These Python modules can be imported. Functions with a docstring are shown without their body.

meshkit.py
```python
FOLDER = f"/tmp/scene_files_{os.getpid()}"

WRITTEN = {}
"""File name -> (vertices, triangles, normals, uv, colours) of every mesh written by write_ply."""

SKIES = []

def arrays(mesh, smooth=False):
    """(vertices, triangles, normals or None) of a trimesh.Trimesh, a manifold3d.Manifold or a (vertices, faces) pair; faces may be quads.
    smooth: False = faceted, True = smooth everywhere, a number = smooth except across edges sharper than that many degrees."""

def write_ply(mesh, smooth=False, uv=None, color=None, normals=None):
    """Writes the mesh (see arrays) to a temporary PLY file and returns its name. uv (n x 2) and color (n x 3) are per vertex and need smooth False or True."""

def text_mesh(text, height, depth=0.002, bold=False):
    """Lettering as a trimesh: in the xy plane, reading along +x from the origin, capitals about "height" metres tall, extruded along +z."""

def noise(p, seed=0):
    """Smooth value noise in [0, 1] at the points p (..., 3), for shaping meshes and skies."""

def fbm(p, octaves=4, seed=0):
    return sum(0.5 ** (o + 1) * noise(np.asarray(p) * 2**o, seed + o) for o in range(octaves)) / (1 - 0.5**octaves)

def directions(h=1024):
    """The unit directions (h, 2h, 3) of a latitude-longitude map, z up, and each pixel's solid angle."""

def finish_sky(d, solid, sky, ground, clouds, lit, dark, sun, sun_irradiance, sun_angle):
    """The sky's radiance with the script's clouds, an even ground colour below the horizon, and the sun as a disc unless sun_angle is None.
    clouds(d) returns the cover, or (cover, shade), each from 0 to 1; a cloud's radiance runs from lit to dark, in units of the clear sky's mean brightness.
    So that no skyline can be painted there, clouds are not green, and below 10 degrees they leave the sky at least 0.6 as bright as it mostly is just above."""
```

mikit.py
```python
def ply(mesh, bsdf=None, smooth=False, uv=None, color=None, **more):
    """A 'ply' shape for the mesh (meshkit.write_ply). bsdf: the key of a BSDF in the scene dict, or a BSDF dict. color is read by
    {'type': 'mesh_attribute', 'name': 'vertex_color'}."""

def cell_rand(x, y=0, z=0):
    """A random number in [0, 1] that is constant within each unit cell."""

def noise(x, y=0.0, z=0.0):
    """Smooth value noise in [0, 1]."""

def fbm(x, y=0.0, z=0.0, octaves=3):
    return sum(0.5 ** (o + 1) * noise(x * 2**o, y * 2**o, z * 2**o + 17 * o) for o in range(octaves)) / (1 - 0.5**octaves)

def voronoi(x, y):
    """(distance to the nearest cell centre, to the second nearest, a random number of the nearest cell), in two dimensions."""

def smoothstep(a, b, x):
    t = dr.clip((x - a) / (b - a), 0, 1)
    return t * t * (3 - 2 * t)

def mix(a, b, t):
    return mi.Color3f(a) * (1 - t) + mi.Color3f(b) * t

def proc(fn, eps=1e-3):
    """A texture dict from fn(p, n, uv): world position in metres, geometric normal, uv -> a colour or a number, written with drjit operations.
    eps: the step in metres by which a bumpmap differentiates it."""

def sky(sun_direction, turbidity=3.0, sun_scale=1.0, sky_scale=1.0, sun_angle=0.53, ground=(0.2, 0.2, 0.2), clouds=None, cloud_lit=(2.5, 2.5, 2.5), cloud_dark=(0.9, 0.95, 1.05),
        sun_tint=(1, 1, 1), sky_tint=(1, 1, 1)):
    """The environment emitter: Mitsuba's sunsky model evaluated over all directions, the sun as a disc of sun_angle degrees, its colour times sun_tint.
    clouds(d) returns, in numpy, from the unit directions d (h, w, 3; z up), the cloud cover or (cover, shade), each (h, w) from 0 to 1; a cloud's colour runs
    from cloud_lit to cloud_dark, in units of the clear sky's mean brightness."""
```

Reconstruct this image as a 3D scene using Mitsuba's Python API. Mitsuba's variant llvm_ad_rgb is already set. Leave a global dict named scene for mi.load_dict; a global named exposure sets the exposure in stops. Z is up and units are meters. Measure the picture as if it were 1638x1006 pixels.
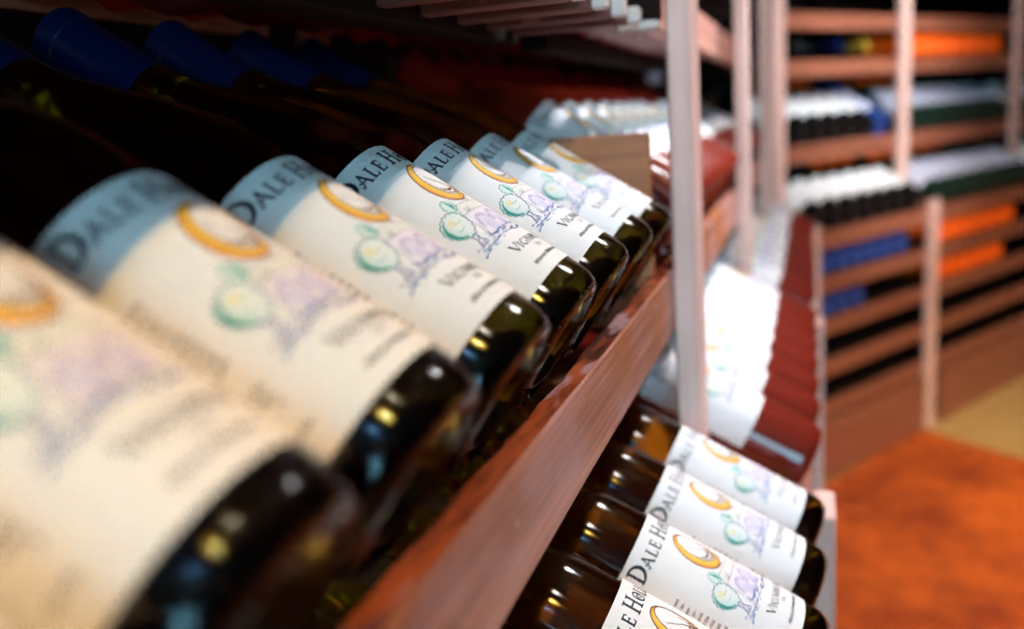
import math, random
import numpy as np, trimesh, mitsuba as mi, drjit as dr, mikit, meshkit
from shapely.geometry import Polygon, LineString, Point, box as sbox
from shapely import affinity
from shapely.ops import unary_union
T = mi.ScalarTransform4f
rng = random.Random(7)
scene, labels = {}, {}

# ------------------------------------------------------------------ camera, lamps, exposure
# The camera is the origin; x runs away from the long rack, y along it, z up.
YAW, PITCH, ROLL, FPX = -0.32694, 0.21294, -0.07156, 1439.6
fwd = np.array([math.sin(YAW) * math.cos(PITCH), math.cos(YAW) * math.cos(PITCH), -math.sin(PITCH)])
rgt = np.cross(fwd, [0, 0, 1.0]); rgt /= np.linalg.norm(rgt)
up0 = np.cross(rgt, fwd)
upv = -math.sin(ROLL) * rgt + math.cos(ROLL) * up0
scene['camera'] = {'type': 'thinlens', 'fov': math.degrees(2 * math.atan(819 / FPX)), 'fov_axis': 'x', 'near_clip': 0.02, 'far_clip': 50.0,
                   'aperture_radius': 0.0041, 'focus_distance': 0.44,
                   'to_world': T().look_at(origin=[0, 0, 0], target=fwd.tolist(), up=upv.tolist())}
exposure = -0.22
FLOOR, CEIL = -1.05, 1.42

# unseen spotlights, placed to light racks, labels and carpet: (x, y, z, aim, colour, intensity, beam, cutoff)
UNSEEN_SPOTS = [(0.47, 0.02, 1.22, (-0.06, 1.20, -0.10), (1.0, 0.95, 0.97), 5.5, 8, 30),
         (0.50, 1.65, 1.22, (-0.05, 0.88, -0.22), (0.88, 0.90, 1.0), 11.0, 8, 22),
         (2.30, 0.90, 0.25, (0.25, 2.90, 0.06), (1.0, 0.92, 0.90), 26.0, 6, 13),
         (1.30, 2.00, 1.22, (0.10, 2.90, 0.20), (0.80, 0.95, 1.0), 10.0, 6, 19),
         (2.20, 1.20, 0.60, (-0.21, 1.17, 0.07), (0.80, 0.94, 1.0), 23.0, 5, 9.5),
         (1.60, 0.50, 1.22, (1.25, 2.00, -1.05), (1.0, 0.74, 0.44), 34.0, 16, 33),
         (0.46, -0.45, 1.22, (-0.12, 0.04, -0.12), (1.0, 0.56, 0.10), 5.5, 5, 17)]
BULBS = [(0.45, 0.02, (1.0, 0.72, 0.36), 380), (0.50, 1.65, (0.97, 0.92, 0.94), 1200), (0.42, -1.10, (0.20, 0.52, 1.0), 260)]
UNSEEN_PANEL = (0.30, 0.76, 1.0, 10.0)       # colour and radiance of an unseen glowing panel behind the camera


def rgb(c):
    return {'type': 'rgb', 'value': [float(x) for x in c]}


def principled(base, rough=0.5, **k):
    b = {'type': 'principled', 'base_color': base if isinstance(base, dict) else rgb(base), 'roughness': rough}
    b.update(k)
    return b


# ------------------------------------------------------------------ materials
def wood(axis, dark, light, scale=1.0, seed=0.0):
    ax = [float(x) for x in axis]
    def fn(p, n, uv):
        along = p.x * ax[0] + p.y * ax[1] + p.z * ax[2]
        q = [p.x - along * ax[0], p.y - along * ax[1], p.z - along * ax[2]]
        s = 60.0 * scale
        w = mikit.fbm(q[0] * s + seed, q[1] * s + along * 3, q[2] * s, 2) * 3
        fine = mikit.fbm(q[0] * 520 * scale + w, q[1] * 520 * scale + along * 14, q[2] * 520 * scale + seed, 3)
        band = mikit.fbm(q[0] * 70 * scale + seed * 3 + along * 1.5, q[1] * 70 * scale, q[2] * 70 * scale + along * 2.5, 3)
        t = dr.clip(0.55 * fine + 0.75 * band - 0.12, 0, 1)
        return mikit.mix(dark, light, t)
    return mikit.proc(fn)


A3 = math.radians(33.0)
E3 = (math.sin(A3), math.cos(A3), 0.0)
N3 = (math.cos(A3), -math.sin(A3), 0.0)


def tw(b):
    return {'type': 'twosided', 'bsdf': b}




def rail_fn(p, n, uv):
    fine = mikit.fbm(p.x * 420, p.y * 9, p.z * 420, 3)
    mid = mikit.fbm(p.x * 60, p.y * 5, p.z * 60, 3)
    blot = mikit.fbm(p.x * 14 + 3, p.y * 14, p.z * 22, 3)
    c = mikit.mix((0.12, 0.034, 0.018), (0.54, 0.22, 0.145), dr.clip(0.8 * fine + 0.7 * mid - 0.25, 0, 1))
    c = mikit.mix(c, mi.Color3f(0.46, 0.26, 0.27), 0.45 * mikit.smoothstep(0.50, 0.70, blot))
    c = mikit.mix(c, mi.Color3f(0.34, 0.10, 0.025), 0.65 * mikit.smoothstep(0.56, 0.36, blot))
    scratch = mikit.smoothstep(0.80, 0.90, mikit.noise(p.x * 300, p.y * 420 + p.z * 90, p.z * 90)) * mikit.smoothstep(0.5, 0.62, mikit.noise(p.y * 40, p.z * 60, 2.0))
    return mikit.mix(c, mi.Color3f(0.74, 0.55, 0.46), 0.55 * scratch)


def worn_fn(p, n, uv):
    blot = mikit.fbm(p.y * 22 + 1, p.x * 60, 2.0, 4)
    fine = mikit.fbm(p.x * 300, p.y * 40, p.z * 300, 3)
    c = mikit.mix((0.035, 0.006, 0.004), (0.30, 0.060, 0.018), mikit.smoothstep(0.28, 0.62, 0.7 * blot + 0.3 * fine))
    return mikit.mix(c, mi.Color3f(0.36, 0.22, 0.24), 0.7 * mikit.smoothstep(0.56, 0.72, mikit.fbm(p.y * 26 + 9, p.x * 90, 5.0, 3)))


scene['m_rail'] = tw(principled(mikit.proc(rail_fn), 0.42, specular=0.45))
scene['m_rail_worn'] = tw(principled(mikit.proc(worn_fn), 0.33, specular=0.5))
scene['m_rail3'] = tw(principled(wood(E3, (0.17, 0.045, 0.022), (0.42, 0.15, 0.085), 0.7, 4.0), 0.5))
scene['m_post'] = tw(principled(wood((0, 0, 1), (0.60, 0.36, 0.30), (0.88, 0.61, 0.54), 0.8, 1.0), 0.5))
scene['m_panel'] = tw(principled(wood((1, 0, 0), (0.22, 0.07, 0.025), (0.60, 0.25, 0.12), 0.35, 7.0), 0.6))
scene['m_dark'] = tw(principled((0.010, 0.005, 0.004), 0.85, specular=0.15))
scene['m_back'] = tw(principled(wood((0, 1, 0), (0.25, 0.09, 0.05), (0.45, 0.2, 0.12), 0.6, 3.0), 0.6))
scene['m_fascia'] = tw(principled(wood((0, 1, 0), (0.30, 0.10, 0.07), (0.56, 0.28, 0.22), 0.8, 6.0), 0.5))
scene['m_cleat'] = tw(principled(wood((1, 0, 0), (0.10, 0.025, 0.016), (0.20, 0.07, 0.05), 0.8, 6.0), 0.5))
scene['m_pale'] = tw(principled((0.68, 0.60, 0.55), 0.5))


def floor_fn(p, n, uv):
    v = mikit.fbm(p.x * 5, p.y * 5, 0.3, 3)
    w = mikit.fbm(p.x * 22, p.y * 22, 3.3, 2)
    return mikit.mix((0.46, 0.27, 0.08), (0.62, 0.42, 0.17), 0.6 * v + 0.4 * w)


def rug_fn(p, n, uv):
    v = mikit.fbm(p.x * 7 + 3, p.y * 7, 1.3, 3)
    w = mikit.fbm(p.x * 30, p.y * 30, 5.3, 2)
    return mikit.mix((0.22, 0.024, 0.003), (0.62, 0.115, 0.008), mikit.smoothstep(0.25, 0.75, 0.7 * v + 0.3 * w))


scene['m_floor'] = tw(principled(mikit.proc(floor_fn), 0.6))
scene['m_rug'] = tw(principled(mikit.proc(rug_fn), 0.9))
scene['m_wall'] = tw(principled((0.10, 0.05, 0.035), 0.8))
scene['m_ceil'] = tw(principled((0.16, 0.11, 0.09), 0.85))


def glass(c, rough=0.04):
    return tw(principled(c, rough, specular=0.5, clearcoat=0.6, clearcoat_gloss=0.97))


scene['g_amber'] = {'type': 'roughdielectric', 'alpha': 0.02, 'int_ior': 1.5, 'ext_ior': 1.0}
AMBER_MEDIUM = {'type': 'homogeneous', 'albedo': 0.0, 'sigma_t': rgb((0.065, 0.165, 0.85)), 'scale': 100.0}
scene['g_red'] = glass((0.16, 0.011, 0.004), 0.05)
scene['g_black'] = tw(principled((0.003, 0.003, 0.003), 0.2, specular=0.25))
scene['g_green'] = tw(principled((0.004, 0.022, 0.013), 0.2, specular=0.3))
scene['g_blue'] = glass((0.006, 0.045, 0.22), 0.1)
scene['g_orange'] = tw(principled((1.0, 0.14, 0.006), 0.35, specular=0.2))
scene['f_blue'] = tw(principled((0.003, 0.010, 0.060), 0.25, metallic=0.2))
scene['f_red'] = tw(principled((0.5, 0.02, 0.012), 0.35, metallic=0.4))
scene['f_black'] = tw(principled((0.012, 0.012, 0.014), 0.4))
scene['f_gold'] = tw(principled((0.75, 0.5, 0.06), 0.35, metallic=0.6))
scene['f_orange'] = tw(principled((1.0, 0.16, 0.010), 0.4))
scene['paper'] = tw(principled((0.86, 0.845, 0.85), 0.62, specular=0.3))
scene['paper_blue'] = tw(principled((0.62, 0.63, 0.78), 0.62, specular=0.3))
scene['ink'] = tw({'type': 'principled', 'base_color': {'type': 'mesh_attribute', 'name': 'vertex_color'}, 'roughness': 0.6, 'specular': 0.3})
scene['metal_black'] = tw(principled((0.03, 0.03, 0.03), 0.5))

# ------------------------------------------------------------------ helpers
COUNT = {}


def numbered(name):
    k = COUNT.get(name, 0)
    COUNT[name] = k + 1
    return name if k == 0 else f'{name}_{k:03d}'


def tag(key, label, cat=None, group=None, kind=None):
    d = {}
    if label: d['label'] = label
    if cat: d['category'] = cat
    if group: d['group'] = group
    if kind: d['kind'] = kind
    labels[key] = d


def part(parent, name, shape):
    key = numbered(f'{parent}__{name}')
    scene[key] = shape
    return key


def bev(x0, x1, y0, y1, z0, z1, b=0.0015):
    """A box with chamfered edges as a convex hull."""
    b = min(b, (x1 - x0) / 3, (y1 - y0) / 3, (z1 - z0) / 3)
    pts = []
    for sx in (0, 1):
        for sy in (0, 1):
            for sz in (0, 1):
                p = np.array([x1 if sx else x0, y1 if sy else y0, z1 if sz else z0])
                s = np.array([1 - 2 * sx, 1 - 2 * sy, 1 - 2 * sz]) * b
                for k in range(3):
                    q = p + s
                    q[k] = p[k]
                    pts.append(q)
    return trimesh.convex.convex_hull(np.array(pts))


class Frame:
    """A rack's own frame: v out of its front, t along it, z up."""
    def __init__(self, origin, e, n):
        self.o, self.e, self.n = np.array([origin[0], origin[1], 0.0]), np.array(e, float), np.array(n, float)
        self.M = np.eye(4)
        self.M[:3, 0], self.M[:3, 1], self.M[:3, 2], self.M[:3, 3] = self.n, self.e, (0, 0, 1), self.o

    def at(self, v, t, z):
        return self.o + v * self.n + t * self.e + np.array([0, 0, z])

    def box(self, v0, v1, t0, t1, z0, z1, m, b=0.0015):
        g = bev(v0, v1, t0, t1, z0, z1, b)
        g.apply_transform(self.M)
        return mikit.ply(g, m)

    def bottle_matrix(self, v, t, z, tilt, spin=0.0):
        """Bottle standing frame: local z from base to neck (leaning back), local y up out of the row, local x = -t."""
        a = -math.cos(tilt) * self.n + np.array([0, 0, math.sin(tilt)])
        e2 = math.sin(tilt) * self.n + np.array([0, 0, math.cos(tilt)])
        M = np.eye(4)
        M[:3, 0], M[:3, 1], M[:3, 2], M[:3, 3] = -self.e, e2, a, self.at(v, t, z)
        c, s = math.cos(spin), math.sin(spin)
        return M @ np.array([[c, -s, 0, 0], [s, c, 0, 0], [0, 0, 1, 0], [0, 0, 0, 1.0]])


R1 = Frame((-0.0835, 0.0), (0, 1, 0), (1, 0, 0))
R3 = Frame((-0.0887, 2.477), E3, N3)

# ------------------------------------------------------------------ bottles
RB = 0.0365


def spline(pts, n=8):
    """Catmull-Rom through (r, z) points."""
    p = np.array([pts[0]] + list(pts) + [pts[-1]], float)
    out = []
    for i in range(1, len(p) - 2):
        for t in np.linspace(0, 1, n, endpoint=False):
            a, b, c, d = p[i - 1], p[i], p[i + 1], p[i + 2]
            out.append(0.5 * (2 * b + (c - a) * t + (2 * a - 5 * b + 4 * c - d) * t * t + (3 * b - a - 3 * c + d) * t ** 3))
    out.append(p[-2])
    return np.array(out)


def lathe(prof, sec=48):
    g = trimesh.creation.revolve(np.array(prof), sections=sec)
    if g.volume < 0: g.invert()
    return g


BASE = [(0.0, 0.022), (0.010, 0.019), (0.020, 0.010), (0.026, 0.002), (0.0285, 0.0), (0.031, 0.0006), (0.0340, 0.0025), (0.0358, 0.006), (RB, 0.0105)]


def glass_mesh(kind, sec=48):
    if kind == 'burgundy':
        up = spline([(RB, 0.0105), (RB, 0.06), (RB, 0.135), (0.0352, 0.155), (0.0305, 0.178), (0.0235, 0.200), (0.0178, 0.222), (0.0152, 0.245), (0.0146, 0.27), (0.0150, 0.298)], 5)
    else:
        up = spline([(RB, 0.0105), (RB, 0.10), (RB, 0.180), (0.0350, 0.195), (0.0285, 0.209), (0.0205, 0.220), (0.0160, 0.232), (0.0148, 0.25), (0.0146, 0.275), (0.0150, 0.298)], 5)
    prof = BASE[:-1] + [tuple(np.minimum(q, (RB, 1))) for q in up] + [(0.0, 0.298)]
    return lathe(prof, sec)


def capsule_mesh(sec=32):
    return lathe([(0.0, 0.2405), (0.0158, 0.2405), (0.0156, 0.27), (0.0158, 0.288), (0.0166, 0.289), (0.0166, 0.2985), (0.0158, 0.3003), (0.0, 0.3005)], sec)


def knurl_mesh():
    parts = []
    for i in range(44):
        a = 2 * math.pi * i / 44
        s = trimesh.creation.icosphere(subdivisions=1, radius=0.00085)
        s.apply_scale([1, 1, 1])
        s.apply_translation([0.0322 * math.cos(a), 0.0322 * math.sin(a), 0.0012])
        parts.append(s)
    return trimesh.util.concatenate(parts)


FRONT = 87.0      # local polar angle in degrees of the label's middle (90 = straight up out of the row)


def wrap(x, s, rad):
    a = np.radians(FRONT) + x / RB
    return np.stack([rad * np.cos(a), rad * np.sin(a), s], -1)


def label_mesh(s0, s1, half, rad, n=56, d=0.00022):
    """A paper band of small thickness wrapped round the bottle."""
    c0 = 0.0015
    xs = np.linspace(-half, half, n)
    rows = [(s0, rad - d), (s0, rad), (s1, rad), (s1, rad - d)]
    v = np.concatenate([wrap(xs, np.full(n, s), r) for s, r in rows])
    f = []
    for k in range(3):
        for i in range(n - 1):
            a, b = k * n + i, k * n + i + 1
            f += [(a, b, b + n), (a, b + n, a + n)]
    for i, flip in ((0, 1), (n - 1, 0)):
        q = [i, n + i, 2 * n + i, 3 * n + i]
        if flip: q = q[::-1]
        f += [(q[0], q[1], q[2]), (q[0], q[2], q[3])]
    return trimesh.Trimesh(v, f, process=False)


# ------------------------------------------------------------------ the printed label (flat, millimetres: x to the right, y up the bottle)
def st(pts, w, cap=1):
    return LineString(pts).buffer(w / 2, cap_style=cap, quad_segs=4)


def arc(cx, cy, rx, ry, a0, a1, n=20):
    t = np.radians(np.linspace(a0, a1, n))
    return np.stack([cx + rx * np.cos(t), cy + ry * np.sin(t)], -1)


def vstroke(pts, w0, w1, wmid=None):
    """A stroke whose width runs from w0 over wmid to w1."""
    p = np.array(pts, float)
    n = len(p)
    wmid = (w0 + w1) / 2 if wmid is None else wmid
    t = np.linspace(0, 1, n)
    w = np.where(t < 0.5, w0 + (wmid - w0) * t * 2, wmid + (w1 - wmid) * (t * 2 - 1)) / 2
    d = np.gradient(p, axis=0)
    d /= np.linalg.norm(d, axis=1, keepdims=True) + 1e-9
    nrm = np.stack([-d[:, 1], d[:, 0]], -1)
    g = Polygon(np.vstack([p + nrm * w[:, None], (p - nrm * w[:, None])[::-1]]))
    return g.buffer(0.002)


def serif(x, y, w=0.26, h=0.045):
    return sbox(x - w / 2, y - h / 2, x + w / 2, y + h / 2)


def glyph(c):
    """Capitals and figures of a roman letter, cap height 1. Returns (shape, advance)."""
    K, k = 0.13, 0.05
    if c == 'D':
        g = [st([(0.16, 0), (0.16, 1)], 0.07, 2), vstroke(np.vstack([[(0.10, 1.0)], arc(0.18, 0.5, 0.66, 0.5, 88, -88, 24), [(0.10, 0.0)]]), 0.05, 0.05, 0.20), serif(0.14, 0.02, .28), serif(0.14, 0.98, .28), st([(0.24, 0.05), (0.24, 0.95)], 0.03, 2)]
        return g, 0.98
    if c == 'A':
        g = [vstroke([(0.42, 1.0), (0.30, 0.62), (0.20, 0.25), (0.08, 0.02), (-0.04, 0.06), (-0.05, 0.2)], 0.06, 0.05, 0.07), vstroke([(0.40, 1.02), (0.62, 0.5), (0.82, 0.0)], K, K), serif(0.82, 0.02, .28), vstroke(arc(0.38, 0.60, 0.42, 0.24, 200, 320, 10), 0.04, 0.04, 0.07)]
        return g, 0.98
    if c == 'L':
        return [st([(0.16, 0), (0.16, 1)], K, 2), serif(0.16, 0.98, .34), st([(0.06, 0.03), (0.62, 0.03)], 0.06, 2), Polygon([(0.60, 0.0), (0.66, 0.26), (0.52, 0.04)])], 0.74
    if c == 'E':
        return [st([(0.16, 0), (0.16, 1)], K, 2), st([(0.05, 0.03), (0.60, 0.03)], 0.06, 2), st([(0.05, 0.97), (0.58, 0.97)], 0.06, 2), st([(0.16, 0.52), (0.48, 0.52)], 0.05, 2), Polygon([(0.58, 0.0), (0.64, 0.24), (0.50, 0.04)]), Polygon([(0.57, 1.0), (0.60, 0.78), (0.49, 0.96)]), sbox(.46, .42, .50, .62)], 0.74
    if c == 'H':
        return [st([(0.16, 0), (0.16, 1)], K, 2), st([(0.74, 0), (0.74, 1)], K, 2), st([(0.16, 0.5), (0.74, 0.5)], 0.06, 2)] + [serif(x, y, .34) for x in (.16, .74) for y in (.02, .98)], 0.98
    if c == 'O':
        o = affinity.scale(Point(0.45, 0.5).buffer(1, quad_segs=12), 0.43, 0.51)
        return [o.difference(affinity.rotate(affinity.scale(Point(0.45, 0.5).buffer(1, quad_segs=12), 0.29, 0.46), 12)), vstroke(arc(.45, .5, .13, .17, 0, 300, 14), .05, .05)], 0.96
    if c == 'W':
        return [vstroke([(0.0, 1), (0.30, 0)], K, K), vstroke([(0.30, 0), (0.56, 1)], k, k), vstroke([(0.52, 1), (0.80, 0)], K, K), vstroke([(0.80, 0), (1.06, 1)], k, k), serif(0.0, .98), serif(0.54, .98), serif(1.06, .98)], 1.12
    if c == 'V':
        return [vstroke([(0.04, 1), (0.42, 0)], 0.15, 0.12), vstroke([(0.42, 0), (0.78, 1)], k, k), serif(0.04, .98), serif(0.78, .98)], 0.80
    if c == 'I':
        return [st([(0.16, 0), (0.16, 1)], K, 2), serif(.16, .02, .32), serif(.16, .98, .32)], 0.38
    if c == 'G':
        return [vstroke(arc(0.48, 0.5, 0.42, 0.48, 48, 325, 22), 0.05, 0.06, 0.16), st([(0.80, 0.08), (0.80, 0.44)], K, 2), serif(.78, .45, .28), sbox(.72, .70, .77, .98)], 0.98
    if c == 'N':
        return [st([(0.14, 0), (0.14, 1)], 0.05, 2), st([(0.78, 0), (0.78, 1)], 0.05, 2), vstroke([(0.12, 1), (0.80, 0)], K, K), serif(.14, .02), serif(.12, .98), serif(.78, .98)], 0.96
    if c == 'S':
        return [vstroke(np.vstack([arc(0.30, 0.74, 0.23, 0.23, 20, 250, 12), arc(0.30, 0.26, 0.25, 0.25, 70, -160, 12)]), 0.05, 0.05, 0.15)], 0.66
    if c == '2':
        return [vstroke(np.vstack([arc(.3, .72, .23, .25, 160, -30, 10), [(0.06, 0.04)]]), .06, .05, .1), st([(.05, .04), (.56, .04)], .08, 2)], .64
    if c == '0':
        o = affinity.scale(Point(.3, .5).buffer(1, quad_segs=8), .27, .5)
        return [o.difference(affinity.scale(Point(.3, .5).buffer(1, quad_segs=8), .17, .44))], .64
    if c == '1':
        return [st([(.25, 0), (.25, 1)], .1, 2), st([(.06, .82), (.25, .97)], .06), serif(.25, .02, .34)], .5
    if c == '6':
        o = affinity.scale(Point(.3, .3).buffer(1, quad_segs=8), .26, .3)
        return [o.difference(affinity.scale(Point(.3, .3).buffer(1, quad_segs=8), .16, .23)), vstroke([(.08, .32), (.14, .65), (.32, .88), (.5, .98)], .1, .05)], .64
    return [], 0.4


def word(text, x, y, size):
    """text: list of (char, scale). Left edge x, baseline y, size in mm. Returns shapes and the end x."""
    out = []
    for c, sc in text:
        g, adv = glyph(c)
        for q in g:
            if q.area > 0:
                out.append(affinity.translate(affinity.scale(q, size * sc, size * sc, origin=(0, 0)), x, y))
        x += adv * size * sc + 0.10 * size
    return out, x


INK = []          # (shape, colour or colour function, layer)


def ink(shapes, col, layer=1):
    for s in (shapes if isinstance(shapes, list) else [shapes]):
        INK.append((s, col, layer))


def srgb(r, g, b):
    c = np.array([r, g, b]) / 255.0
    return np.where(c < 0.04045, c / 12.92, ((c + 0.055) / 1.055) ** 2.4)


NAVY, PURPLE, TEAL, LAV, BROWN = srgb(22, 38, 58), srgb(104, 90, 165), srgb(70, 168, 160), srgb(214, 208, 232), srgb(92, 50, 40)


def draw_label():
    # name
    sh, end = word([('D', 1.35), ('A', 0.92), ('L', 0.92), ('E', 0.92), (' ', 0.6), ('H', 1.25), ('O', 0.92), ('L', 0.92), ('L', 0.92), ('O', 0.92), ('W', 0.92)], 0, 0, 7.7)
    k = 74.0 / end
    sh = [affinity.translate(affinity.scale(s, k, 1, origin=(0, 0)), -38.2, 87.6).buffer(0.14) for s in sh]
    ink(sh, NAVY, 3)
    # golden ring
    cx, cy = -0.5, 68.2
    outer = affinity.rotate(affinity.scale(Point(cx, cy).buffer(1, quad_segs=24), 10.6, 15.2), -6)
    inner = affinity.rotate(affinity.scale(Point(cx + 2.1, cy + 1.3).buffer(1, quad_segs=24), 7.8, 12.2), -6)
    def gold(p):
        a = np.arctan2(p[:, 1] - cy, p[:, 0] - cx)
        t = np.clip(0.5 + 0.5 * np.sin(2 * a + 0.6), 0, 1)[:, None]
        rad = np.hypot((p[:, 0] - cx) / 10.6, (p[:, 1] - cy) / 15.2)[:, None]
        base = srgb(224, 108, 6) * t + srgb(244, 160, 14) * (1 - t)
        return base * np.clip((rad - 0.80) / 0.2, 0, 1) + srgb(246, 196, 70) * (1 - np.clip((rad - 0.80) / 0.2, 0, 1))
    ink(outer.difference(inner), gold, 1)
    ink(outer.boundary.buffer(0.34), BROWN, 2)
    ink(inner.boundary.buffer(0.26), srgb(84, 44, 30), 2)
    ink([vstroke(arc(cx + 1.5, cy - 1.0, 6.2, 8.6, 150, 372, 24), 0.3, 0.5, 0.8), vstroke(arc(cx + 1.2, cy - 3.4, 4.2, 3.6, 190, 330, 14), 0.6, 0.6, 1.6)], srgb(96, 52, 30), 2)
    ink([vstroke(arc(cx + 1.4, cy - 2.6, 4.4, 4.6, 195, 340, 14), 0.4, 0.4, 1.3)], srgb(246, 190, 66), 1)
    ink([vstroke([(-2.5, 74), (0.5, 69), (3.0, 66), (5.0, 61), (6.5, 58), (6.8, 54)], 0.3, 0.9, 0.5), vstroke([(5.0, 62), (7.5, 63), (9.5, 60)], 0.3, 0.3, .5), vstroke([(5.5, 60), (3.0, 57), (0, 55)], .4, .3, .5), vstroke([(-8.0, 56.5), (-5.2, 54.6), (-1.0, 53.0), (3, 52)], .3, .5, .6)], srgb(52, 34, 52), 3)
    # big tree
    def blob(x, y, rx, ry, n, amp, seed):
        r = np.random.default_rng(seed)
        t = np.linspace(0, 2 * np.pi, 90, endpoint=False)
        rad = 1 + amp * np.abs(np.sin(t * n / 2 + r.random() * 3)) + 0.05 * np.sin(3 * t + r.random() * 6)
        return Polygon(np.stack([x + rx * rad * np.cos(t), y + ry * rad * np.sin(t)], -1)).buffer(0)
    tree = blob(-20.3, 44.6, 6.6, 7.2, 15, 0.14, 1)
    def treecol(p):
        d = np.clip(np.hypot((p[:, 0] + 19.5) / 7.5, (p[:, 1] - 46) / 8.0), 0, 1)[:, None]
        side = np.clip((-(p[:, 0] + 20.3) - 0.4 * (p[:, 1] - 44.6) - 1) / 5, 0, 1)[:, None]
        spot = np.clip(1 - np.hypot(p[:, 0] + 20.5, p[:, 1] - 47.2) / 2.6, 0, 1)[:, None]
        c = srgb(240, 240, 232) * (1 - d) + srgb(228, 236, 236) * d
        c = c * (1 - 0.7 * spot) + srgb(240, 214, 70) * 0.7 * spot
        return c * (1 - 0.45 * side) + srgb(120, 196, 186) * 0.45 * side
    ink(tree, treecol, 1)
    ink(tree.boundary.buffer(0.24), srgb(52, 104, 122), 2)
    ink([vstroke(arc(-20.5, 44.4, 5.6, 6.4, 105, 262, 22), .3, .5, 1.9), vstroke(arc(-20.0, 43.0, 2.4, 1.2, 190, 330, 8), .2, .2, .3), vstroke(arc(-18, 47.0, 2.4, 1.6, 190, 330, 8), .2, .2, .3)], srgb(44, 150, 132), 2)
    bush = blob(-13.2, 53.8, 3.0, 3.6, 9, 0.16, 2)
    ink(bush, lambda p: np.tile(srgb(214, 232, 226), (len(p), 1)), 1)
    ink([bush.boundary.buffer(0.22), vstroke([(-12.6, 56.8), (-11.8, 53.6), (-12.4, 50.6)], .4, .5, 2.0)], srgb(46, 150, 138), 2)
    ink([vstroke([(-21.5, 37), (-20.9, 33.6), (-22.4, 29.6)], .5, .7), vstroke([(-19.4, 37), (-18.9, 33), (-17.8, 30)], .4, .6), vstroke([(-20.6, 33), (-17.4, 36)], .3, .3)], srgb(86, 84, 150), 3)
    # house with arches
    house = Polygon([(-13.6, 30.5), (-13.6, 46.0), (-10.5, 52.2), (8.0, 50.5), (13.5, 45.0), (13.5, 30.5)])
    ink(house, lambda p: np.where((p[:, 1] > 46)[:, None], srgb(230, 230, 224), srgb(236, 228, 238)), 1)
    ink([house.boundary.buffer(0.16), LineString([(-13.6, 46), (13.5, 45)]).buffer(.16)], srgb(96, 92, 120), 2)
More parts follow.
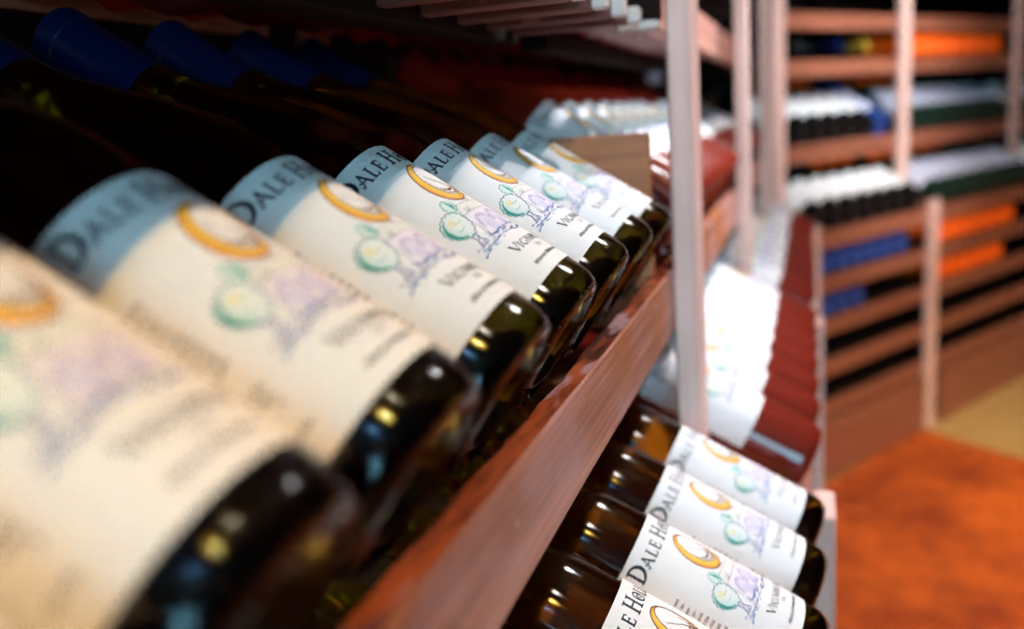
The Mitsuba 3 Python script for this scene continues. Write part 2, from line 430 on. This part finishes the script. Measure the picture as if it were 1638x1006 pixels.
    for ax, ar, az in ((-6.8, 4.6, 36.0), (3.4, 4.6, 36.0)):
        pts = arc(ax, az, ar, ar * 1.35, 0, 180, 12)
        for x, y in pts:
            ink(Point(x, y).buffer(0.75, quad_segs=3).boundary.buffer(0.16, quad_segs=2), PURPLE, 2)
        ink(Polygon(arc(ax, az, ar - 1.0, ar * 1.35 - 1.2, 0, 180, 12).tolist() + [(ax - ar + 1.0, 30.6), (ax + ar - 1.0, 30.6)]), lambda p: np.tile(srgb(222, 216, 238), (len(p), 1)), 2)
        for dx in (-2.2, -0.7, 0.8, 2.2):
            ink(vstroke([(ax + dx, 31), (ax + dx + 0.1, 38.4 - abs(dx))], .25, .25), srgb(120, 108, 180), 3)
    ink([vstroke([(-9.5, 46.6), (-6.2, 46.3)], .3, .5), vstroke([(-8.4, 48.6), (-8.4, 46.3)], .5, .4), vstroke([(-6.0, 49.2), (-6.2, 46.5)], .5, .4)], srgb(40, 40, 64), 3)
    # ground scribbles
    r = np.random.default_rng(5)
    for i in range(54):
        x = r.uniform(-27, 12); y = 28.2 + r.uniform(-2.4, 2.6) + 0.02 * x; L = r.uniform(1.6, 5.5)
        ink(vstroke([(x, y), (x + L * .5, y + r.uniform(-.5, .5)), (x + L, y + r.uniform(-.4, .6))], .15, .15, r.uniform(.4, .8)), srgb(66, 66, 150) if i % 3 else srgb(80, 130, 190), 3)
    for i in range(16):
        x = r.uniform(-22, 10); y = r.uniform(28.5, 30.5)
        ink(vstroke([(x, y), (x + r.uniform(-.6, .6), y + r.uniform(2, 4.4))], .35, .2, .5), srgb(90, 88, 168), 3)
    # variety and year
    sh, end = word([('V', 1.25), ('I', 1), ('G', 1), ('N', 1), ('O', 1), ('L', 1), ('E', 1), ('S', 1)], 0, 0, 4.0)
    k = 34.0 / end
    ink([affinity.translate(affinity.scale(s, k, 1, origin=(0, 0)), -15.8, 16.2).buffer(0.07) for s in sh], srgb(30, 30, 36), 3)
    sh, end = word([('2', 1), ('0', 1), ('1', 1), ('6', 1)], -3.2, 12.2, 2.3)
    ink(sh, srgb(40, 40, 46), 3)


def flat_mesh(shape, h):
    out = []
    for g in getattr(shape, 'geoms', [shape]):
        if g.geom_type == 'Polygon' and g.area > 1e-4:
            g = g.simplify(0.03)
            v, f = trimesh.creation.triangulate_polygon(g, engine='earcut')
            if len(f) == 0: continue
            v3 = np.column_stack([v, np.full(len(v), h)])
            v3, f = trimesh.remesh.subdivide_to_size(v3, np.asarray(f), 2.6, max_iter=12)
            out.append(trimesh.Trimesh(v3, f, process=False))
    return out


def text_flat(text, x, y, size, shear=0.0, right=False):
    m = meshkit.text_mesh(text, size, 0.01, True)
    up_ = m.face_normals[:, 2] > 0.9
    m = trimesh.Trimesh(m.vertices, m.faces[up_], process=False)
    m.remove_unreferenced_vertices()
    v = np.array(m.vertices)
    v[:, 0] += shear * v[:, 1]
    if right: v[:, 0] -= v[:, 0].max()
    v[:, 0] += x; v[:, 1] += y; v[:, 2] = 3
    return trimesh.Trimesh(v, m.faces, process=False)


def print_mesh(shift, fine=True):
    """All the ink as one mesh with vertex colours; returns (mesh, colours)."""
    ms, cs = [], []
    def put(m, col):
        v = np.array(m.vertices)
        c = col(v) if callable(col) else np.tile(col, (len(v), 1))
        w = wrap(v[:, 0] / 1000, v[:, 1] / 1000 + shift, RB + 0.00034 + 0.00003 * v[:, 2])
        f = np.array(m.faces)
        # outward facing
        if len(f):
            nrm = np.cross(w[f[:, 1]] - w[f[:, 0]], w[f[:, 2]] - w[f[:, 0]])
            mid = w[f].mean(1); mid[:, 2] = 0
            bad = (nrm * mid).sum(1) < 0
            f[bad] = f[bad][:, ::-1]
        ms.append(trimesh.Trimesh(w, f, process=False)); cs.append(c)
    for s, col, layer in INK:
        for m in flat_mesh(s, layer): put(m, col)
    if fine:
        dark = srgb(16, 16, 22)
        put(text_flat('Missouri White Wine', -15.5, 6.6, 1.9, 0.2), dark)
        lines = ['ne and', 'white va-', 'dry, last-', 'in un-', 'al nose', 'e of the', 's in the', 're well', 'on, and']
        for i, t in enumerate(lines): put(text_flat(t, -35.0, 66.5 - 3.7 * i, 1.75, 0, True), dark)
        for i, t in enumerate(['it with', 'ously,', 'ls']): put(text_flat(t, -35.0, 25.5 - 3.4 * i, 1.75, 0, True), dark)
        put(text_flat('750 ML', -35.5, 9.0, 1.8, 0, True), dark)
    return trimesh.util.concatenate(ms), np.vstack(cs)


draw_label()
PLY = {}


def get(key, make):
    if key not in PLY: PLY[key] = make()
    return PLY[key]


def bottle(frame, v, t, z, tilt, kind, label, group, spin=0.0):
    """kind: (shape, glass material, capsule material, label style) with style None, 'fine', 'art' or 'plain' and its lowest edge."""
    shape, gm, cm, style, s0, paper, near = kind
    key = numbered('wine_bottle')
    tag(key, label, 'bottle', group)
    M = T(frame.bottle_matrix(v, t, z, tilt, spin))
    sec = 64 if near else 28
    def add(name, d):
        k = part(key, name, {**d, 'to_world': M}); return k
    add('glass', get(('g', shape, gm, near), lambda: mikit.ply(glass_mesh(shape, sec), gm, smooth=35, **({'interior': AMBER_MEDIUM} if gm == 'g_amber' else {}))))
    if near:
        add('base_knurl', get(('k', gm), lambda: mikit.ply(knurl_mesh(), gm, smooth=True)))
    if cm:
        add('capsule', get(('c', cm, near), lambda: mikit.ply(capsule_mesh(40 if near else 20), cm, smooth=35)))
    if style:
        lab = add('label', get(('l', s0, paper, near), lambda: mikit.ply(label_mesh(s0, s0 + 0.1015, 0.068 if near else 0.058, RB + 0.00030, 72 if near else 26), paper, smooth=40)))
        if style in ('fine', 'art'):
            def mk():
                m, c = print_mesh(s0, style == 'fine')
                return mikit.ply(m, 'ink', smooth=False, color=c)
            scene[f'{lab}__print'] = {**get(('p', s0, style), mk), 'to_world': M}
            labels[f'{lab}__print'] = {'label': 'printed lettering, golden ring, tree and arched house'}
    return key


ORD = ['first', 'second', 'third', 'fourth', 'fifth', 'sixth', 'seventh', 'eighth', 'ninth', 'tenth', 'eleventh', 'twelfth', 'thirteenth', 'fourteenth']
TH_B, TH_L = 0.55874, 0.48846
AMBER = ('burgundy', 'g_amber', 'f_blue', 'fine', 0.018, 'paper', True)
ROSE = ('bordeaux', 'g_red', 'f_red', 'art', 0.060, 'paper', False)
BLACK = ('bordeaux', 'g_black', 'f_black', 'plain', 0.058, 'paper', False)
GREEN = ('bordeaux', 'g_green', 'f_orange', 'plain', 0.058, 'paper_blue', False)
ORANGE = ('bordeaux', 'g_orange', 'f_orange', 'plain', 0.058, 'paper', False)
BLACKO = ('bordeaux', 'g_black', 'f_orange', 'plain', 0.058, 'paper', False)
GREENB = ('bordeaux', 'g_green', 'f_black', 'plain', 0.058, 'paper_blue', False)
BLUE = ('bordeaux', 'g_blue', 'f_blue', 'plain', 0.058, 'paper_blue', False)


def base_from_label(vl, zl, tilt, d=0.018):
    return vl + d * math.cos(tilt), zl - d * math.sin(tilt)


VB, ZB = base_from_label(-0.12295 + 0.0835, -0.09261, TH_B)
VL, ZL = base_from_label(-0.0194 + 0.0835, -0.3162, TH_L)

# ------------------------------------------------------------------ the room
def room_box(name, x0, x1, y0, y1, z0, z1, m):
    g = trimesh.creation.box([x1 - x0, y1 - y0, z1 - z0]); g.apply_translation([(x0 + x1) / 2, (y0 + y1) / 2, (z0 + z1) / 2])
    scene[name] = mikit.ply(g, m); labels[name] = {'kind': 'structure'}


room_box('floor', -0.6, 4.2, -2.6, 6.2, FLOOR - 0.05, FLOOR, 'm_floor')
room_box('ceiling', -0.6, 4.2, -2.6, 6.2, CEIL, CEIL + 0.05, 'm_ceil')
room_box('wall_left', -0.60, -0.55, -2.6, 6.2, FLOOR, CEIL, 'm_wall')
room_box('wall_right', 4.15, 4.2, -2.6, 6.2, FLOOR, CEIL, 'm_wall')
room_box('wall_far', -0.55, 4.15, 6.15, 6.2, FLOOR, CEIL, 'm_wall')
room_box('wall_near', -0.55, 4.15, -2.6, -2.55, FLOOR, CEIL, 'm_wall')
g = bev(0.15, 1.75, -2.55, -2.53, -0.2, 1.1, 0.004)
scene['unseen_light_panel_1'] = {**mikit.ply(g, 'm_pale'), 'emitter': {'type': 'area', 'radiance': rgb(np.array(UNSEEN_PANEL[:3]) * UNSEEN_PANEL[3])}}  # unseen glowing panel, placed to light the shadowed sides soft blue
labels['unseen_light_panel_1'] = {'kind': 'structure'}

# rug: a rounded carpet on the boards
rug = LineString([(0.55, -1.4), (1.2, 1.5)]).buffer(0.9, quad_segs=16)
RUG_EDGE = [(0.035, -2.0), (0.035, 2.45), (0.235, 2.776), (0.345, 2.945), (0.423, 2.853), (0.579, 2.722), (1.1, 2.30), (2.4, 1.6), (2.6, -2.0)]
rp = Polygon(RUG_EDGE).buffer(-0.01).buffer(0.01, quad_segs=4)
rm = trimesh.creation.extrude_polygon(rp, 0.008, engine='earcut'); rm.apply_translation([0, 0, FLOOR])
scene['carpet'] = mikit.ply(rm, 'm_rug')
tag('carpet', 'mottled orange-brown carpet on the floor in front of the racks', 'carpet')


# ------------------------------------------------------------------ racks
def rough_rail(frame, v0, v1, t0, t1, z0, z1, seed):
    """The lip of a display shelf: a board whose inner upper edge is worn uneven. Two meshes: the worn top and the front."""
    nt = 160
    ts = np.linspace(t0, t1, nt)
    r = lambda s, a, f: a * (meshkit.fbm(np.stack([ts * f, ts * 0 + s, ts * 0], -1), 4, seed) - 0.5)
    b = 0.0012
    prof = []
    top_in = np.stack([v0 + r(1, .004, 40), z1 + r(2, .0030, 55)], -1)
    top_out = np.stack([v1 - b + r(3, .0006, 60), z1 + r(4, .0008, 50)], -1)
    fr_up = np.stack([np.full(nt, v1) + r(8, .0006, 30), z1 - b * 1.2 + r(5, .0006, 60)], -1)
    fr_lo = np.stack([np.full(nt, v1), np.full(nt, z0 + b)], -1)
    lo_out = np.stack([np.full(nt, v1 - b), np.full(nt, z0)], -1)
    lo_in = np.stack([np.full(nt, v0), np.full(nt, z0)], -1)
    in_up = np.stack([v0 - .0006 + r(1, .004, 40), z1 - 0.004 + r(6, .002, 70)], -1)
    def strip(rings, close=False, caps=False):
        n = len(rings)
        v = np.concatenate([frame.o + q[:, :1] * frame.n + ts[:, None] * frame.e + q[:, 1:] * np.array([0, 0, 1.0]) for q in rings])
        f = []
        for k in range(n if close else n - 1):
            k2 = (k + 1) % n
            for i in range(nt - 1):
                f += [(k * nt + i, k2 * nt + i, k2 * nt + i + 1), (k * nt + i, k2 * nt + i + 1, k * nt + i + 1)]
        if caps:
            for i, fl in ((0, 0), (nt - 1, 1)):
                ids = [k * nt + i for k in range(n)]
                for k in range(1, n - 1):
                    f.append((ids[0], ids[k], ids[k + 1]) if fl else (ids[0], ids[k + 1], ids[k]))
        return trimesh.Trimesh(v, f, process=False)
    front = strip([top_out, fr_up, fr_lo, lo_out, lo_in, in_up], True, True)
    mid = (top_in + top_out) / 2 + np.stack([np.zeros(nt), r(9, .0014, 45)], -1)
    top = strip([in_up, top_in, mid, top_out + [0, 0.00015]])
    return front, top


ZU = [0.073, 0.197, 0.321, 0.445, 0.569, 0.693, 0.817, 0.941]     # undersides of the upper cell rails


def rack(frame, t0, t1, label, near, rail_m, first_post, last_post, upto=1.1, post_at=None, deck=True):
    key = numbered('wine_rack')
    tag(key, label, 'wine rack')
    P = lambda name, shape: part(key, name, shape)
    a, b = t0, t1
    # posts: the upper ones stand on the front of the rails, the lower ones on the front of the lower shelf
    for tp in ([t0] if first_post else []) + ([t1 - 0.055 if post_at is None else post_at] if last_post else []):
        P('post', frame.box(-0.0185, 0.0, tp, tp + 0.055, -0.40, upto, 'm_post', 0.002))
        P('lower_post', frame.box(0.086, 0.1035, tp, tp + 0.055, FLOOR, -0.325, 'm_post', 0.002))
    # display lips
    for nm, v0, v1, z0, z1, sd in (('display_rail', -0.031, -0.0187, -0.173, -0.124, 3), ('lower_rail', 0.073, 0.0858, -0.398, -0.349, 4)):
        if near:
            f, tp = rough_rail(frame, v0, v1, a + 0.002, b - 0.002, z0, z1, sd)
            k = P(nm, mikit.ply(f, rail_m, smooth=30))
            scene[k + '__worn_top'] = mikit.ply(tp, 'm_rail_worn', smooth=40)
            labels[k + '__worn_top'] = {'label': 'darker red worn upper edge'}
        else:
            P(nm, frame.box(v0, v1, a + 0.002, b - 0.002, z0, z1, rail_m))
    # slats that carry the tilted bottles
    for (vb, zb, th, nm) in ((VB, ZB, TH_B, 'cradle_slat'), (VL, ZL, TH_L, 'lower_cradle_slat')):
        for s in (0.035, 0.125):
            c = np.array([vb - math.cos(th) * s - math.sin(th) * (RB + 0.006), zb + math.sin(th) * s - math.cos(th) * (RB + 0.006)])
            g = bev(-0.015, 0.015, a + 0.01, b - 0.01, -0.005, 0.005)
            R = np.eye(4); R[:3, :3] = trimesh.transformations.rotation_matrix(th, [0, 1, 0])[:3, :3]; R[:3, 3] = (c[0], 0, c[1])
            g.apply_transform(frame.M @ R)
            P(nm, mikit.ply(g, 'm_panel' if nm[0] == 'l' else 'm_dark'))
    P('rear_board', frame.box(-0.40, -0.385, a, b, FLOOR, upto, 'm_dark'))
    if deck: P('lower_deck', frame.box(-0.385, -0.02, a, b, -0.43, -0.415, 'm_panel'))
    P('toe_board', frame.box(0.060, 0.101, a + 0.058, b - 0.058, FLOOR, FLOOR + 0.165, rail_m))
    return key


def cells(key, frame, t0, t1, rows, rail_m, v0, v1, h=0.044, skip=0):
    for j, z in enumerate(rows):
        part(key, 'cell_rail', frame.box(v0, v1, t0, t1, z, z + h, rail_m))
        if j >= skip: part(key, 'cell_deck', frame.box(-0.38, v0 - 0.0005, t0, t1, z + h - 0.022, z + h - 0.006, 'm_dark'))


# section of the near bottles
near_rack = rack(R1, -0.145, 0.755, 'nearest wine rack section holding the tilted cream-labelled bottles, worn red lip in front', True, 'm_rail', False, True)
cells(near_rack, R1, -0.12, 0.672, ZU[:1], 'm_fascia', -0.058, -0.040, skip=1)
cells(near_rack, R1, -0.12, 0.672, ZU[1:], 'm_fascia', -0.040, -0.022)  # mostly out of view; these decks block lamp light from above
part(near_rack, 'side_panel', R1.box(-0.30, -0.031, 0.680, 0.694, -0.165, -0.017, 'm_panel'))
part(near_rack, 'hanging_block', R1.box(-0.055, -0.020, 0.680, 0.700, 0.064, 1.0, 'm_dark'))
k = part(near_rack, 'block_end', R1.box(-0.052, -0.021, 0.681, 0.699, 0.057, 0.0637, 'm_pale'))  # pale colour stands for light on the lower end of the block
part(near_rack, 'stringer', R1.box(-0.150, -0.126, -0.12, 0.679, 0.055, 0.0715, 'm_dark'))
part(near_rack, 'back_board', R1.box(-0.3847, -0.377, -0.12, 0.738, 0.0875, 0.19, 'm_back'))
for i in range(5):
    t = 0.664 - 0.056 * i
    c = part(near_rack, 'cleat', R1.box(-0.125, -0.040, t - 0.006, t + 0.006, 0.060, 0.0715, 'm_cleat'))
    scene[c + '__tip'] = R1.box(-0.0395, -0.030, t - 0.006, t + 0.006, 0.060, 0.0715, 'm_pale')  # pale colour stands for light falling on the cleat end
    labels[c + '__tip'] = {'label': 'cleat end, lit look put into its pale colour'}

# the racks beyond the post
mid_rack = rack(R1, 0.757, 1.415, 'middle wine rack section just beyond the near post, red glass bottles with white labels', False, 'm_rail', False, True)
cells(mid_rack, R1, 0.757, 1.355, [0.066, 0.245, 0.365, 0.485, 0.605, 0.725, 0.845, 0.965], 'm_fascia', -0.058, -0.040, skip=1)
part(mid_rack, 'stringer', R1.box(-0.150, -0.126, 0.76, 1.41, 0.055, 0.0715, 'm_dark'))
part(mid_rack, 'shelf_deck', R1.box(-0.38, -0.0585, 0.76, 1.355, 0.1452, 0.150, 'm_dark'))
part(mid_rack, 'back_slat', R1.box(-0.3847, -0.377, 0.795, 0.846, -0.2, 0.9, 'm_back'))
far_rack = rack(R1, 1.417, 2.34, 'last section of the long rack, between the second slim post and the corner', False, 'm_rail', False, True, post_at=2.03)
cells(far_rack, R1, 1.417, 2.03, [0.066] + ZU[1:], 'm_fascia', -0.058, -0.040)

LOW3 = [-0.518, -0.637, -0.756, -0.875]
BAYS = [(0.0, 0.70), (0.702, 1.49), (1.492, 2.3)]
bay_racks = []
for i, (t0, t1) in enumerate(BAYS):
    nm = ['rear wine rack bay at the corner, blue bottles in its lower cells', 'second rear wine rack bay with orange bottles in its cells', 'rear wine rack bay cut off by the right edge of the photo'][i]
    kx = rack(R3, t0, t1, nm, False, 'm_rail3', i == 0, True, deck=False)
    cells(kx, R3, t0 + 0.001, t1 - 0.001, [0.056 + 0.123 * j for j in range(8)], 'm_rail3', -0.038, -0.0195)
    cells(kx, R3, t0 + 0.001, t1 - 0.001, LOW3, 'm_rail3', 0.066, 0.0855)
    bay_racks.append(kx)

# ------------------------------------------------------------------ bottles on the racks
SP = 0.080
for i in range(7):
    where = ['cut off by the left edge', 'the nearest whole label', 'slightly blurred', 'sharp', 'sharp', 'half covered', 'next to the brown panel']
    bottle(R1, VB, 0.14414 + SP * i, ZB, TH_B, AMBER, f'{ORD[i]} bottle from the left on the near upper shelf, {where[i]}', None, math.radians(rng.uniform(-1.2, 1.2)))
for i in range(6):
    where = ['beside the slim post', 'partly covered', 'its whole name readable', 'lines of small text showing', 'cut off by the bottom edge', 'only its glass showing']
    bottle(R1, VL, 0.64884 - SP * i, ZL, TH_L, AMBER, f'{ORD[i]} bottle from the post on the near lower shelf, {where[i]}', None, math.radians(rng.uniform(-1.5, 1.5)))
for i in range(3):  # out of view, placed to keep side light off the first labels
    bottle(R1, VB, 0.06414 - SP * i, ZB, TH_B, AMBER[:6] + (False,), f'{ORD[i]} unseen bottle at the left of the near upper shelf, blocking side light', None)
def row(frame, vb, zb, th, ts, kind, text, group, shift=0.0):
    for i, t in enumerate(ts):
        bottle(frame, vb, t, zb, th, kind, f'{ORD[i]} bottle {text}', group)
row(R1, VB, ZB, TH_B, [0.812 + SP * i for i in range(7)], ROSE, 'beyond the near post on the upper shelf, red glass, white label', None)
row(R1, VL, ZL, TH_L, [0.812 + SP * i for i in range(7)], ROSE, 'beyond the near post on the lower shelf, red glass, white label', None)
row(R1, VB, ZB, TH_B, [1.46 + SP * i for i in range(7)], ROSE, 'past the second post on the upper shelf, white label', None)
row(R1, VL, ZL, TH_L, [1.46 + SP * i for i in range(7)] + [2.13, 2.21, 2.29], ROSE, 'past the second post on the lower shelf, white label', None)
# rear rack: two display rows per bay
def row_from(n0, *a):
    frame, vb, zb, th, ts, kind, text = a
    for i, t in enumerate(ts): bottle(frame, vb, t, zb, th, kind, f'{ORD[n0 + i]} bottle {text}', None)
row_from(0, R3, VB, ZB, TH_B, [0.10 + SP * i for i in range(3)], BLACK, 'from the corner on the rear upper row, dark glass, white label')
row_from(3, R3, VB, ZB, TH_B, [0.34 + SP * i for i in range(3)], BLACKO, 'from the corner on the rear upper row, white label, orange capsule')
row_from(6, R3, VB, ZB, TH_B, [0.58], BLUE, 'on the rear upper row, blue glass, beside the rack post')
row_from(0, R3, VL, ZL, TH_L, [0.10 + 0.083 * i for i in range(4)], BLACK, 'from the corner on the rear lower row, dark glass, white label')
row_from(4, R3, VL, ZL, TH_L, [0.432 + 0.083 * i for i in range(3)], BLACKO, 'from the corner on the rear lower row, white label, orange capsule')
row_from(0, R3, VB, ZB, TH_B, [0.755 + SP * i for i in range(4)], GREEN, 'on the upper row of the second rear bay, orange capsule, lilac label')
row_from(4, R3, VB, ZB, TH_B, [1.075 + SP * i for i in range(5)], GREENB, 'on the upper row of the second rear bay, green glass, lilac label')
row_from(0, R3, VL, ZL, TH_L, [0.755 + SP * i for i in range(6)], GREEN, 'on the lower row of the second rear bay, orange capsule, lilac label')
row_from(6, R3, VL, ZL, TH_L, [1.235 + SP * i for i in range(3)], GREENB, 'on the lower row of the second rear bay, green glass, lilac label')
row(R3, VB, ZB, TH_B, [1.56 + SP * i for i in range(6)], BLACK, 'on the upper row at the right edge, dark glass, white label', None)
row(R3, VL, ZL, TH_L, [1.56 + SP * i for i in range(6)], BLACK, 'on the lower row at the right edge, dark glass, white label', None)


def lying(frame, ts, z, vfront, gm, cm, text, group, neck_out=False):
    for i, t in enumerate(ts):
        key = numbered('wine_bottle')
        tag(key, f'{ORD[i]} {text}', 'bottle', group)
        M = np.eye(4)
        a = frame.n if neck_out else -frame.n
        x = np.cross([0, 0, 1.0], a)
        M[:3, 0], M[:3, 1], M[:3, 2] = x, (0, 0, 1), a
        M[:3, 3] = frame.at(vfront - (0.30 if neck_out else 0.0), t, z + RB)
        W = T(M)
        part(key, 'glass', {**get(('g', 'bordeaux', gm, False), lambda: mikit.ply(glass_mesh('bordeaux', 28), gm, smooth=35)), 'to_world': W})
        part(key, 'capsule', {**get(('c', cm, False), lambda: mikit.ply(capsule_mesh(20), cm, smooth=35)), 'to_world': W})


top1 = 0.0717
lying(R1, [0.62 - SP * i for i in range(3)], top1, -0.075, 'g_red', 'f_red', 'red bottle from the near post lying in the dark above the near shelf', 'red bottles lying above the near shelf')
lying(R1, [0.82 + SP * i for i in range(7)], top1, -0.075, 'g_red', 'f_red', 'red bottle lying in the dark above the shelf beyond the near post', None)
lying(R1, [0.82 + SP * i for i in range(6)], 0.1502, -0.045, 'g_blue', 'f_blue', 'blue bottle lying over the top rail beyond the near post', 'blue bottles lying above the middle section')
zc = 0.1005
lying(R3, [0.09 + SP * i for i in range(2)], zc, -0.035, 'g_black', 'f_black', 'dark bottle lying neck out in the top cell of the corner bay', 'dark bottles in the top cell of the corner bay', True)
lying(R3, [0.36], zc, -0.03, 'g_black', 'f_blue', 'dark bottle with a blue capsule lying neck out in the corner bay', None, True)
lying(R3, [0.50], zc, -0.03, 'g_black', 'f_gold', 'dark bottle with a gold capsule lying neck out in the corner bay', None, True)
lying(R3, [0.78 + SP * i for i in range(8)], zc, -0.025, 'g_orange', 'f_orange', 'orange bottle base in the top cell of the second rear bay', 'orange bottles in the top cell of the second rear bay')
zl = [z + 0.0445 for z in LOW3]
lying(R3, [0.05 + SP * i for i in range(7)], zl[0] , 0.075, 'g_blue', 'f_blue', 'blue bottle base in the upper low cell of the corner bay', 'blue bottles in the upper low cell of the corner bay')
lying(R3, [0.05 + SP * i for i in range(4)], zl[1], 0.075, 'g_blue', 'f_blue', 'blue bottle base in the second low cell of the corner bay', 'blue bottles in the second low cell of the corner bay')
lying(R3, [0.77 + SP * i for i in range(7)], zl[0], 0.078, 'g_orange', 'f_orange', 'orange bottle base in the upper low cell of the second rear bay', 'orange bottles in the upper low cell of the second rear bay')
lying(R3, [0.77 + SP * i for i in range(6)], zl[1], 0.078, 'g_orange', 'f_orange', 'orange bottle base in the second low cell of the second rear bay', 'orange bottles in the second low cell of the second rear bay')

# a pale blue card in the dark of the middle section
part(far_rack, 'end_panel', R1.box(-0.384, -0.235, 2.325, 2.34, -0.35, 1.0, 'm_dark'))
scene['price_card'] = R1.box(-0.302, -0.268, 2.3235, 2.325, 0.062, 0.118, 'paper_blue')
tag('price_card', 'small pale blue card glimpsed in the dark behind the near post', 'card')

# ------------------------------------------------------------------ unseen spotlights, ceiling lamps, unseen string of bulbs
for i, (x, y, z, aim, col, power, beam, cut) in enumerate(UNSEEN_SPOTS):
    scene[f'unseen_spot_{i}'] = {'type': 'spot', 'intensity': rgb(np.array(col) * power), 'beam_width': float(beam), 'cutoff_angle': float(cut),
                                'to_world': T().look_at(origin=[x, y, z], target=list(aim), up=[0.1, 0, 1])}
for i, (x, y, col, L) in enumerate(BULBS):
    key = numbered('ceiling_lamp')
    tag(key, f'small ceiling spotlight above the racks, {ORD[i]} of its row', 'lamp')
    s = trimesh.creation.icosphere(subdivisions=3, radius=0.031); s.apply_translation([x, y, CEIL - 0.13])
    scene[key + '__bulb'] = {**mikit.ply(s, 'm_pale', smooth=True), 'emitter': {'type': 'area', 'radiance': rgb(np.array(col) * L)}}
    c = trimesh.creation.cylinder(radius=0.064, height=0.074, sections=32); c.apply_translation([x, y, CEIL - 0.0375])
    scene[key + '__housing'] = mikit.ply(c, 'metal_black', smooth=35)

sl = numbered('unseen_string_lights')  # out of view, placed for the small dots reflected in the bottles
tag(sl, 'unseen string of small warm bulbs, placed for dots reflected in the glass', 'string lights')
pts = [(0.62 + 0.10 * math.sin(1.7 * i), 0.35 + 0.27 * i, CEIL - 0.10 - 0.03 * math.cos(2.1 * i)) for i in range(9)]
bb, cord = [], []
for i, p in enumerate(pts):
    q = trimesh.creation.icosphere(subdivisions=2, radius=0.016); q.apply_translation(p); bb.append(q)
    if i:
        cord.append(trimesh.creation.cylinder(radius=0.003, segment=[np.array(pts[i - 1]) + (0, 0, 0.016), np.array(p) + (0, 0, 0.016)], sections=8))
scene[sl + '__bulbs'] = {**mikit.ply(trimesh.util.concatenate(bb), 'm_pale', smooth=True), 'emitter': {'type': 'area', 'radiance': rgb((70, 52, 28))}}
labels[sl + '__bulbs'] = {'label': 'small glowing bulbs out of view', 'kind': 'stuff'}
scene[sl + '__cord'] = mikit.ply(trimesh.util.concatenate(cord), 'metal_black')
for i in (0, 8):
    h = trimesh.creation.cylinder(radius=0.003, segment=[np.array(pts[i]) + (0, 0, 0.016), (pts[i][0], pts[i][1], CEIL)], sections=8)
    part(sl, 'hook', mikit.ply(h, 'metal_black'))
